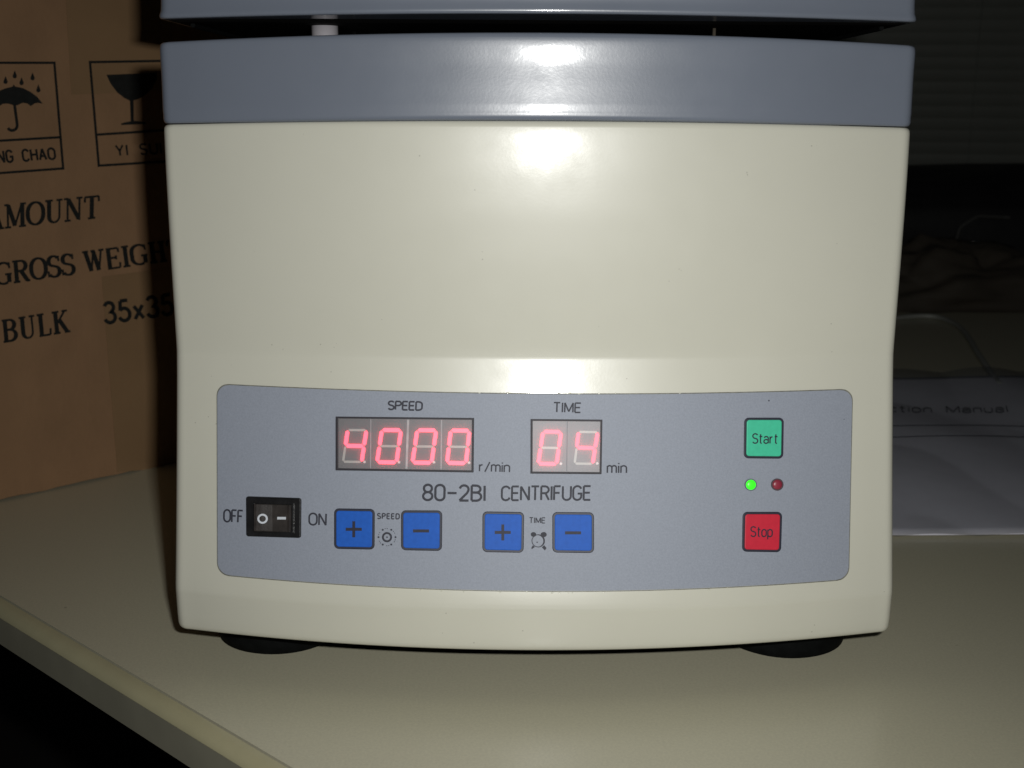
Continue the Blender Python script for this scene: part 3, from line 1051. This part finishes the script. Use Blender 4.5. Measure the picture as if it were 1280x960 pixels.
# indicator lights
for (cx, cy, m, bz, lb) in ((937.9, 605.9, M['led_green'], M['bezel'], 'lit green indicator'), (970.9, 605.6, M['led_dead'], M['bezel2'], 'unlit dull red indicator')):
    root = empty('indicator_light', SF(cx, cy, 0.0003), lb, None, parent=cen)
    v, f = ring(circ(cx, cy, 7.7, 24), 1.5, SF, 0.0001, 0.0008)
    build('bezel', v, f, bz, root)
    poly = circ(cx, cy, 6.3, 24)
    v, f = slab(poly, SF, 0.0001, 0.0014, 5.2, 5)
    build('indicator_lens', v, f, m, root, smooth=True)

# ------------------------------------------------------------------ rocker switch
sw = empty('power_switch', SF(343, 646, 0.0003), 'black rocker switch between the words OFF and ON', None, parent=cen)
q = [(308.5, 620), (377.3, 622.3), (376.9, 672.5), (308.8, 670.3)]
v, f = slab(rrect(q, 3.2), SF, 0.0001, 0.0014, 1.2)
build('switch_plate', v, f, M['black'], sw)
q2 = [(317.5, 627.0), (368.8, 628.6), (368.4, 665.8), (317.6, 664.4)]
v, f = ring([Vector(p) for p in q2], 1.8, SF, 0.0010, 0.0022)
build('switch_collar', v, f, M['black'], sw)
# rocker: left half pressed in at its outer end, ridge near the right end
ra_, hgt = [], []
xs_ = [321.0, 324, 330, 337, 343, 350, 357, 362, 364.3, 366.0]
hs_ = [0.0030, 0.0031, 0.0029, 0.00255, 0.0023, 0.0024, 0.0026, 0.0028, 0.0031, 0.0022]
v, f = [], []
for x, hh in zip(xs_, hs_):
    sk = (x - 343) * 0.033
    for (y, h2) in ((630.0 + sk, 0.0012), (630.2 + sk, hh), (631.2 + sk, hh + .00012), (647 + sk, hh + .00015), (663 + sk, hh + .00010), (664 + sk, hh - .00005), (664.2 + sk, 0.0012)):
        v.append(SF(x, y, h2))
nn = 7
for i in range(len(xs_) - 1):
    for k in range(nn - 1): f.append((i * nn + k, i * nn + k + 1, (i + 1) * nn + k + 1, (i + 1) * nn + k))
f.append(tuple(range(nn))); f.append(tuple((len(xs_) - 1) * nn + k for k in range(nn)))
rk = build('rocker', v, f, M['rocker'], sw)


def SR(x, y, h):
    for i in range(len(xs_) - 1):
        if x <= xs_[i + 1]:
            t = (x - xs_[i]) / (xs_[i + 1] - xs_[i]); hh = hs_[i] + (hs_[i + 1] - hs_[i]) * t; break
    else: hh = hs_[-1]
    return SF(x, y, hh + 0.00019 + h)


v, f = flat0(ringpoly(331.5, 647.8, 6.2, 3.9), SR, 0.00002)
build('switch_symbol', v, f, M['mark'], sw)
v, f = flat0([rect(349.2, 645.6, 354, 648.8), rect(354, 645.6, 360.3, 648.8)], SR, 0.00002)
build('switch_symbol', v, f, M['mark'], sw)

# ------------------------------------------------------------------ cardboard box at the left
BA = hit_table(0, 627)
BB = hit_table(210, 580.5)
bdir = (BB - BA); bdir.z = 0; bdir.normalize()
bnorm = Vector((bdir.y, -bdir.x, 0))          # towards the camera side
if bnorm.dot(-BA) < 0: bnorm = -bnorm
inw = -bnorm


def SB(px, py, h):
    d = ray(px, py)
    o = Vector((0, 0, H))
    t = (BA - o).dot(bnorm) / d.dot(bnorm)
    return o + d * t + bnorm * h


Z0, ZT = 0.0012, 0.43
s0, s1, dp, tk = -0.075, 0.40, 0.33, 0.004
bx = empty('cardboard_box', BA + bdir * (s0 + s1) / 2 + inw * dp / 2, 'brown cardboard carton with umbrella and wine glass symbols left of the centrifuge', 'box')
bx.location.z = 0; WL[bx.name] = Vector((bx.location.x, bx.location.y, 0))
# front panel with a slightly wavy cut bottom edge
v, f = [], []
NS = 60
for i in range(NS + 1):
    s = s0 + (s1 - s0) * i / NS
    wob = 0.0008 * noise.noise(Vector((s * 60, 0, 0))) + 0.0005 * noise.noise(Vector((s * 190, 3, 0)))
    b = BA + bdir * s; b.z = 0
    v += [b + Vector((0, 0, Z0 + wob)), b + Vector((0, 0, ZT)), b + inw * tk + Vector((0, 0, ZT)), b + inw * tk + Vector((0, 0, Z0 + wob))]
for i in range(NS):
    for k in range(4):
        f.append((i * 4 + k, (i + 1) * 4 + k, (i + 1) * 4 + (k + 1) % 4, i * 4 + (k + 1) % 4))
f += [(0, 1, 2, 3), tuple(NS * 4 + k for k in (3, 2, 1, 0))]
fp = fix_normals(build('front_panel', v, f, M['card'], bx))
def at(s, i, z):
    p_ = BA + bdir * s + inw * i; p_.z = z; return p_
for (nm, s, i, ds, di) in (('side_panel', s0, tk, tk, dp - 2 * tk), ('side_panel', s1 - tk, tk, tk, dp - 2 * tk), ('back_panel', s0, dp - tk, s1 - s0, tk)):
    v, f = boxv(at(s, i, Z0), bdir * ds, inw * di, (0, 0, ZT - Z0)); fix_normals(build(nm, v, f, M['card'], bx))
v, f = boxv(at(s0, 0, ZT + .0002), bdir * (s1 - s0), inw * (dp / 2 - .001), (0, 0, tk)); fix_normals(build('flap', v, f, M['card'], bx))
v, f = boxv(at(s0, dp / 2 + .001, ZT + .0002), bdir * (s1 - s0), inw * (dp / 2 - .001), (0, 0, tk)); fix_normals(build('flap', v, f, M['card'], bx))
v, f = boxv(at(s0 + tk, tk, Z0), bdir * (s1 - s0 - 2 * tk), inw * (dp - 2 * tk), (0, 0, tk)); fix_normals(build('bottom', v, f, M['card'], bx))

HB = 0.0005
def boxword(t, q, **k):
    v, f = lettering(t, q, SB, HB, **k)
    build('printed_word', v, f, M['boxink'], fp)
boxword('AMOUNT', [(-19, 258.5), (124.5, 244.0), (124.0, 272.0), (-18, 288.0)], wpx=3, glyph=GS, gap=.03, thin=2.6, thick=5.3)
boxword('GROSS WEIGHT', [(-8, 329.5), (225, 298.5), (229, 323.0), (-6, 356.8)], wpx=3, glyph=GS, gap=.02, thin=2.6, thick=5.3)
boxword('BULK', [(1, 400.5), (85, 387.0), (88, 414.2), (3.5, 428.0)], wpx=3, glyph=GS, gap=.04, thin=2.6, thick=5.3)
boxword('35x35', [(129, 379.0), (213, 367.7), (216, 392.2), (132, 404.0)], wpx=4.5, gap=.22)
boxword('FANG CHAO', [(-24, 190.0), (67, 185.2), (69, 198.6), (-22, 204.8)], wpx=2.7, gap=.22)
boxword('YI SUI', [(144, 181.8), (200, 179.0), (201.5, 191.6), (145.5, 194.6)], wpx=2.3, gap=.24)


def lines(segs, w=3.0):
    v, f = [], []
    for k, (a, b) in enumerate(segs):
        a, b = Vector(a), Vector(b)
        d = (b - a).normalized(); n_ = Vector((-d.y, d.x)) * w / 2
        o = len(v)
        hh = HB + k * 6e-6
        for p in (a - d * w / 2 + n_, b + d * w / 2 + n_, b + d * w / 2 - n_, a - d * w / 2 - n_): v.append(SB(p.x, p.y, hh))
        f.append((o, o + 1, o + 2, o + 3))
    return v, f


v, f = lines([((-48, 78.5), (67.5, 78.5)), ((67.5, 78.5), (78.5, 210.5)), ((-44, 219.5), (78.5, 210.5)), ((-48, 78.5), (-44, 219.5)), ((-46, 178.5), (75, 171.5))])
build('symbol_frame', v, f, M['boxink'], fp)
v, f = lines([((112, 77.7), (222, 75.8)), ((112, 77.7), (123, 207)), ((123, 207), (228, 200.5)), ((222, 75.8), (228, 200.5)), ((120.5, 168.3), (226, 161.5))])
build('symbol_frame', v, f, M['boxink'], fp)


def bez(pts, n=8):
    """smooth closed path through points is not needed: straight polyline"""
    return [Vector(p) for p in pts]


can = [(-20, 131), (-14, 122), (-5, 115), (6, 110.5), (15, 108.2), (17, 105.5), (18.5, 108.2), (28, 110), (38, 115), (46, 121), (53, 129.6),
       (47.5, 128.5), (43, 129.2), (38, 132.6), (34, 129.5), (28, 128.5), (21.5, 131.5), (19.4, 131.8), (16.5, 131.6), (10, 129.5), (3, 129.8), (-3, 133.6), (-8, 130.4), (-14, 130)]
v, f = flat([can], SB, HB)
rb = ribbon([(17.6, 130), (21.0, 155)] + arc(14.8, 157, 6.2, 6.0, 0, 150), False, lambda d: 3.6)
o = len(v)
for a, b in zip(rb[0], rb[1]): v += [SB(a.x, a.y, HB + 1e-5), SB(b.x, b.y, HB + 1e-5)]
for i in range(len(rb[0]) - 1): f.append((o + 2 * i, o + 2 * i + 2, o + 2 * i + 3, o + 2 * i + 1))
build('umbrella_symbol', v, f, M['boxink'], fp)
for (x, y) in ((18, 94), (6.5, 101), (26.5, 102.5), (40.3, 96.5), (47.5, 111.5), (-8, 97), (-16, 106)):
    v, f = flat([[(x, y - 6), (x + 2, y - 1), (x + 2.8, y + 1.4), (x + 1.8, y + 3.4), (x, y + 4), (x - 1.8, y + 3.4), (x - 2.8, y + 1.4), (x - 2, y - 1)]], SB, HB)
    build('raindrop_symbol', v, f, M['boxink'], fp)
v, f = flat([[(132.5, 93.5), (196, 91.0), (195, 100), (190, 110), (181, 119), (172, 124), (166.5, 125.5), (166.8, 151), (176, 151.8), (182, 153.2), (182, 155.0),
              (151, 156.3), (151, 154.4), (157, 152.6), (163, 151.5), (162, 126), (155, 122.5), (146, 115.5), (138, 105)]], SB, HB)
build('glass_symbol', v, f, M['boxink'], fp)
# brown packing tape
v, f = slab([(79, -60), (215, -60), (215, 113), (89, 118.5)], SB, 0.0001, 0.00035)
build('tape', v, f, M['tape'], fp)
v, f = slab([(127, 346), (230, 332), (248, 582), (146.5, 590)], SB, 0.0001, 0.00035)
build('tape', v, f, M['tape'], fp)

# ------------------------------------------------------------------ right: documents in a clear sleeve
def page_z(x, y):
    return 0.0012 + 0.0026 * (1 + noise.noise(Vector((x * 7, y * 4.5, 1.3))))


def sheet(name, m, parent, corners, nz, amp, z0, nx=40, ny=40, edge_up=0.0, thick=0.0):
    A, B, C_, D = [Vector(c) for c in corners]
    v, f = [], []
    for j in range(ny + 1):
        for i in range(nx + 1):
            u, w = i / nx, j / ny
            p = A.lerp(B, u).lerp(D.lerp(C_, u), w)
            z = page_z(p.x, p.y) + z0 + amp * abs(noise.noise(Vector((p.x * nz, p.y * nz * .6, 1.3))))
            v.append((p.x, p.y, z))
    for j in range(ny):
        for i in range(nx):
            a = j * (nx + 1) + i
            f.append((a, a + 1, a + nx + 2, a + nx + 1))
    o = build(name, v, f, m, parent, smooth=True)
    if thick:
        md = o.modifiers.new('thickness', 'SOLIDIFY'); md.thickness = thick; md.offset = -1
    return o


c0 = hit_table(1085, 676); c1 = hit_table(1440, 674)
pc = [Vector((c0.x, c0.y + .004, 0)), Vector((c1.x, c1.y + .004, 0)), Vector((c1.x + .10, c1.y + .40, 0)), Vector((c0.x + .02, c0.y + .40, 0))]
man = empty('manual', (0.35, 0.80, 0), 'white printed manual lying inside a clear plastic sleeve, right of the centrifuge', 'manual')
sheet('page', M['paper'], man, pc, 7, 0.0, 0.0, thick=0.0008)


def ST(x, y, h):
    p = hit_table(x, y, 0.003)
    return Vector((p.x, p.y, page_z(p.x, p.y) + 0.0005))
v, f = lettering('Instruction Manual', [(1045, 509.5), (1258, 508.2), (1260, 516.0), (1045, 517.6)], ST, 0, 1.5, gap=.16)
build('printed_word', v, f, M['ink'], man)
for (ya, yb) in ((536, 532.5), (551, 546.5)):
    v, f = [], []
    for k in range(15):
        x = 1110 + 200 * k / 14; y = ya + (yb - ya) * math.sin(min(1, k / 9) * math.pi / 2) + (k - 9) * .35 * (k > 9)
        v += [ST(x, y - .6, 0), ST(x, y + .6, 0)]
        if k: f.append((2 * k - 2, 2 * k, 2 * k + 1, 2 * k - 1))
    build('printed_rule', v, f, M['ink'], man)
pcs = [pc[0] + Vector((-.006, -.006, 0)), pc[1] + Vector((.01, -.006, 0)), pc[2] + Vector((.01, .015, 0)), pc[3] + Vector((-.006, .015, 0))]
slv = sheet('plastic_sleeve', M['sleeve'], None, pcs, 13, 0.007, 0.0009, 90, 90)
top(slv, 'clear plastic sleeve covering the printed manual, its rim glinting on the table', 'plastic sleeve')

# pale cable
pts = [hit_table(x, y, 0.003) for (x, y) in ((1060, 412), (1100, 401), (1130, 396.5), (1155, 395), (1175, 397), (1192, 404), (1203, 412), (1212, 424), (1222, 441), (1236, 462), (1250, 482))]
path = []
for i in range(len(pts) - 1):
    for k in range(4):
        a = pts[max(i - 1, 0)]; b = pts[i]; c = pts[i + 1]; d_ = pts[min(i + 2, len(pts) - 1)]
        t = k / 4
        path.append(0.5 * ((2 * b) + (-a + c) * t + (2 * a - 5 * b + 4 * c - d_) * t * t + (-a + 3 * b - 3 * c + d_) * t ** 3))
path.append(pts[-1])
v, f = tube(path, 0.0028, 10)
top(build('cable', v, f, M['cable'], smooth=True), 'pale cable curving over the table behind the plastic sleeve', 'cable')


# crumpled brown paper and black bag
def lump(name, c, sx, sy, sz, m, seed, amp, parent=None, nz=5.0, flatk=2.4, n=48):
    v, f = [], []
    for j in range(n // 2 + 1):
        ph = math.pi / 2 * j / (n // 2)
        for i in range(n):
            t = 2 * math.pi * i / n
            def se(x): return math.copysign(abs(x) ** (2 / flatk), x)
            d_ = Vector((se(math.cos(t)) * se(math.cos(ph)), se(math.sin(t)) * se(math.cos(ph)), se(math.sin(ph))))
            k = 1 + amp * noise.fractal(d_ * nz + Vector((seed, seed, seed)), 1.0, 2.0, 4)
            v.append((c[0] + d_.x * sx * k, c[1] + d_.y * sy * k, c[2] + max(0, d_.z * sz * k)))
    for j in range(n // 2):
        for i in range(n):
            f.append((j * n + i, j * n + (i + 1) % n, (j + 1) * n + (i + 1) % n, (j + 1) * n + i))
    f.append(tuple(range(n)))
    return build(name, v, f, m, parent, smooth=True)


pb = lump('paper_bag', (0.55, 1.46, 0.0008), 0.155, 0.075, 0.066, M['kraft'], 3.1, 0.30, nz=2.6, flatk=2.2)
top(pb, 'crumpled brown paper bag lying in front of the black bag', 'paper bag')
bag = empty('bag', (0.66, 1.72, 0), 'black shoulder bag with thin strap, in the dark beneath the window blind', 'bag')
lump('bag_body', (0.68, 1.72, 0.0008), 0.36, 0.13, 0.150, M['bag'], 8.2, 0.10, bag, nz=2.0, flatk=5)
sp = []
for k in range(26):
    t = k / 25
    x, y = ((1262, 272), (1222, 270), (1200, 284), (1195, 300), (1200, 312), (1225, 326), (1262, 346))[min(6, int(t * 6))]
    x2, y2 = ((1262, 272), (1222, 270), (1200, 284), (1195, 300), (1200, 312), (1225, 326), (1262, 346))[min(6, int(t * 6) + 1)]
    u = t * 6 - int(t * 6)
    d_ = ray(x + (x2 - x) * u, y + (y2 - y) * u)
    sp.append(Vector((0, 0, H)) + d_ * (1.575 / d_.y))
v, f = tube(sp, 0.0025, 8)
build('strap', v, f, M['strap'], bag, smooth=True)

# window blind: closed narrow slats, right side a little nearer
bl = empty('window_blind', (0.62, 2.02, 0.13), 'closed venetian blind with narrow slats, in the dark behind the centrifuge', 'window blind')
yaw = Matrix.Rotation(R(-7), 3, 'Z')
bo = Vector((0.62, 2.02, 0))
WLb = 1.5
zb = H - 0.118
pitch = 0.0195
def slat_mesh():
    v, f = [], []
    for i, x in enumerate((-WLb / 2, WLb / 2)):
        for k in range(5):
            t = (k - 2) / 2
            v.append((x, -0.0016 * (1 - t * t) - 0.004 * t * 1.0, t * 0.0105))
    for k in range(4): f.append((k, k + 1, 5 + k + 1, 5 + k))
    me = bpy.data.meshes.new('slat'); me.from_pydata(v, [], f); me.materials.append(M['slat'])
    for p_ in me.polygons: p_.use_smooth = True
    return me
sm = slat_mesh()
for k in range(36):
    o = bpy.data.objects.new('slat', sm)
    COL.objects.link(o)
    o.parent = bl
    o.location = bo + Vector((0, 0, zb + 0.022 + pitch * k)) - WL[bl.name]
    o.rotation_euler = (R(-6) + random.uniform(-.05, .05), random.uniform(-.0012, .0012), R(-7))
def bar(name, z, hh, dd, m):
    v, f = boxv(Vector((0, 0, 0)), (WLb, 0, 0), (0, dd, 0), (0, 0, hh))
    v = [yaw @ (p - Vector((WLb / 2, dd / 2, 0))) + bo + Vector((0, 0, z)) for p in v]
    return bevel(build(name, v, f, m, bl), 0.002)
bar('bottom_rail', zb, 0.010, 0.018, M['slat'])
bar('head_rail', zb + 0.022 + pitch * 36, 0.03, 0.03, M['slat'])
for px in (1213, 1060):
    d_ = ray(px, 209); p_ = Vector((0, 0, H)) + d_ * (1.97 / d_.y)
    v, f = tube([Vector((p_.x, p_.y + .01, z)) for z in (zb + .004, zb + .3, zb + .72)], 0.0007, 6)
    build('lift_cord', v, f, M['slat'], bl)
d_ = ray(1212, 209); p_ = Vector((0, 0, H)) + d_ * (1.955 / d_.y)
v, f = lathe([(0.002, -0.006), (0.004, 0), (0.003, 0.006)], p_, 12)
build('cord_knob', v, f, M['white'], bl, smooth=True)
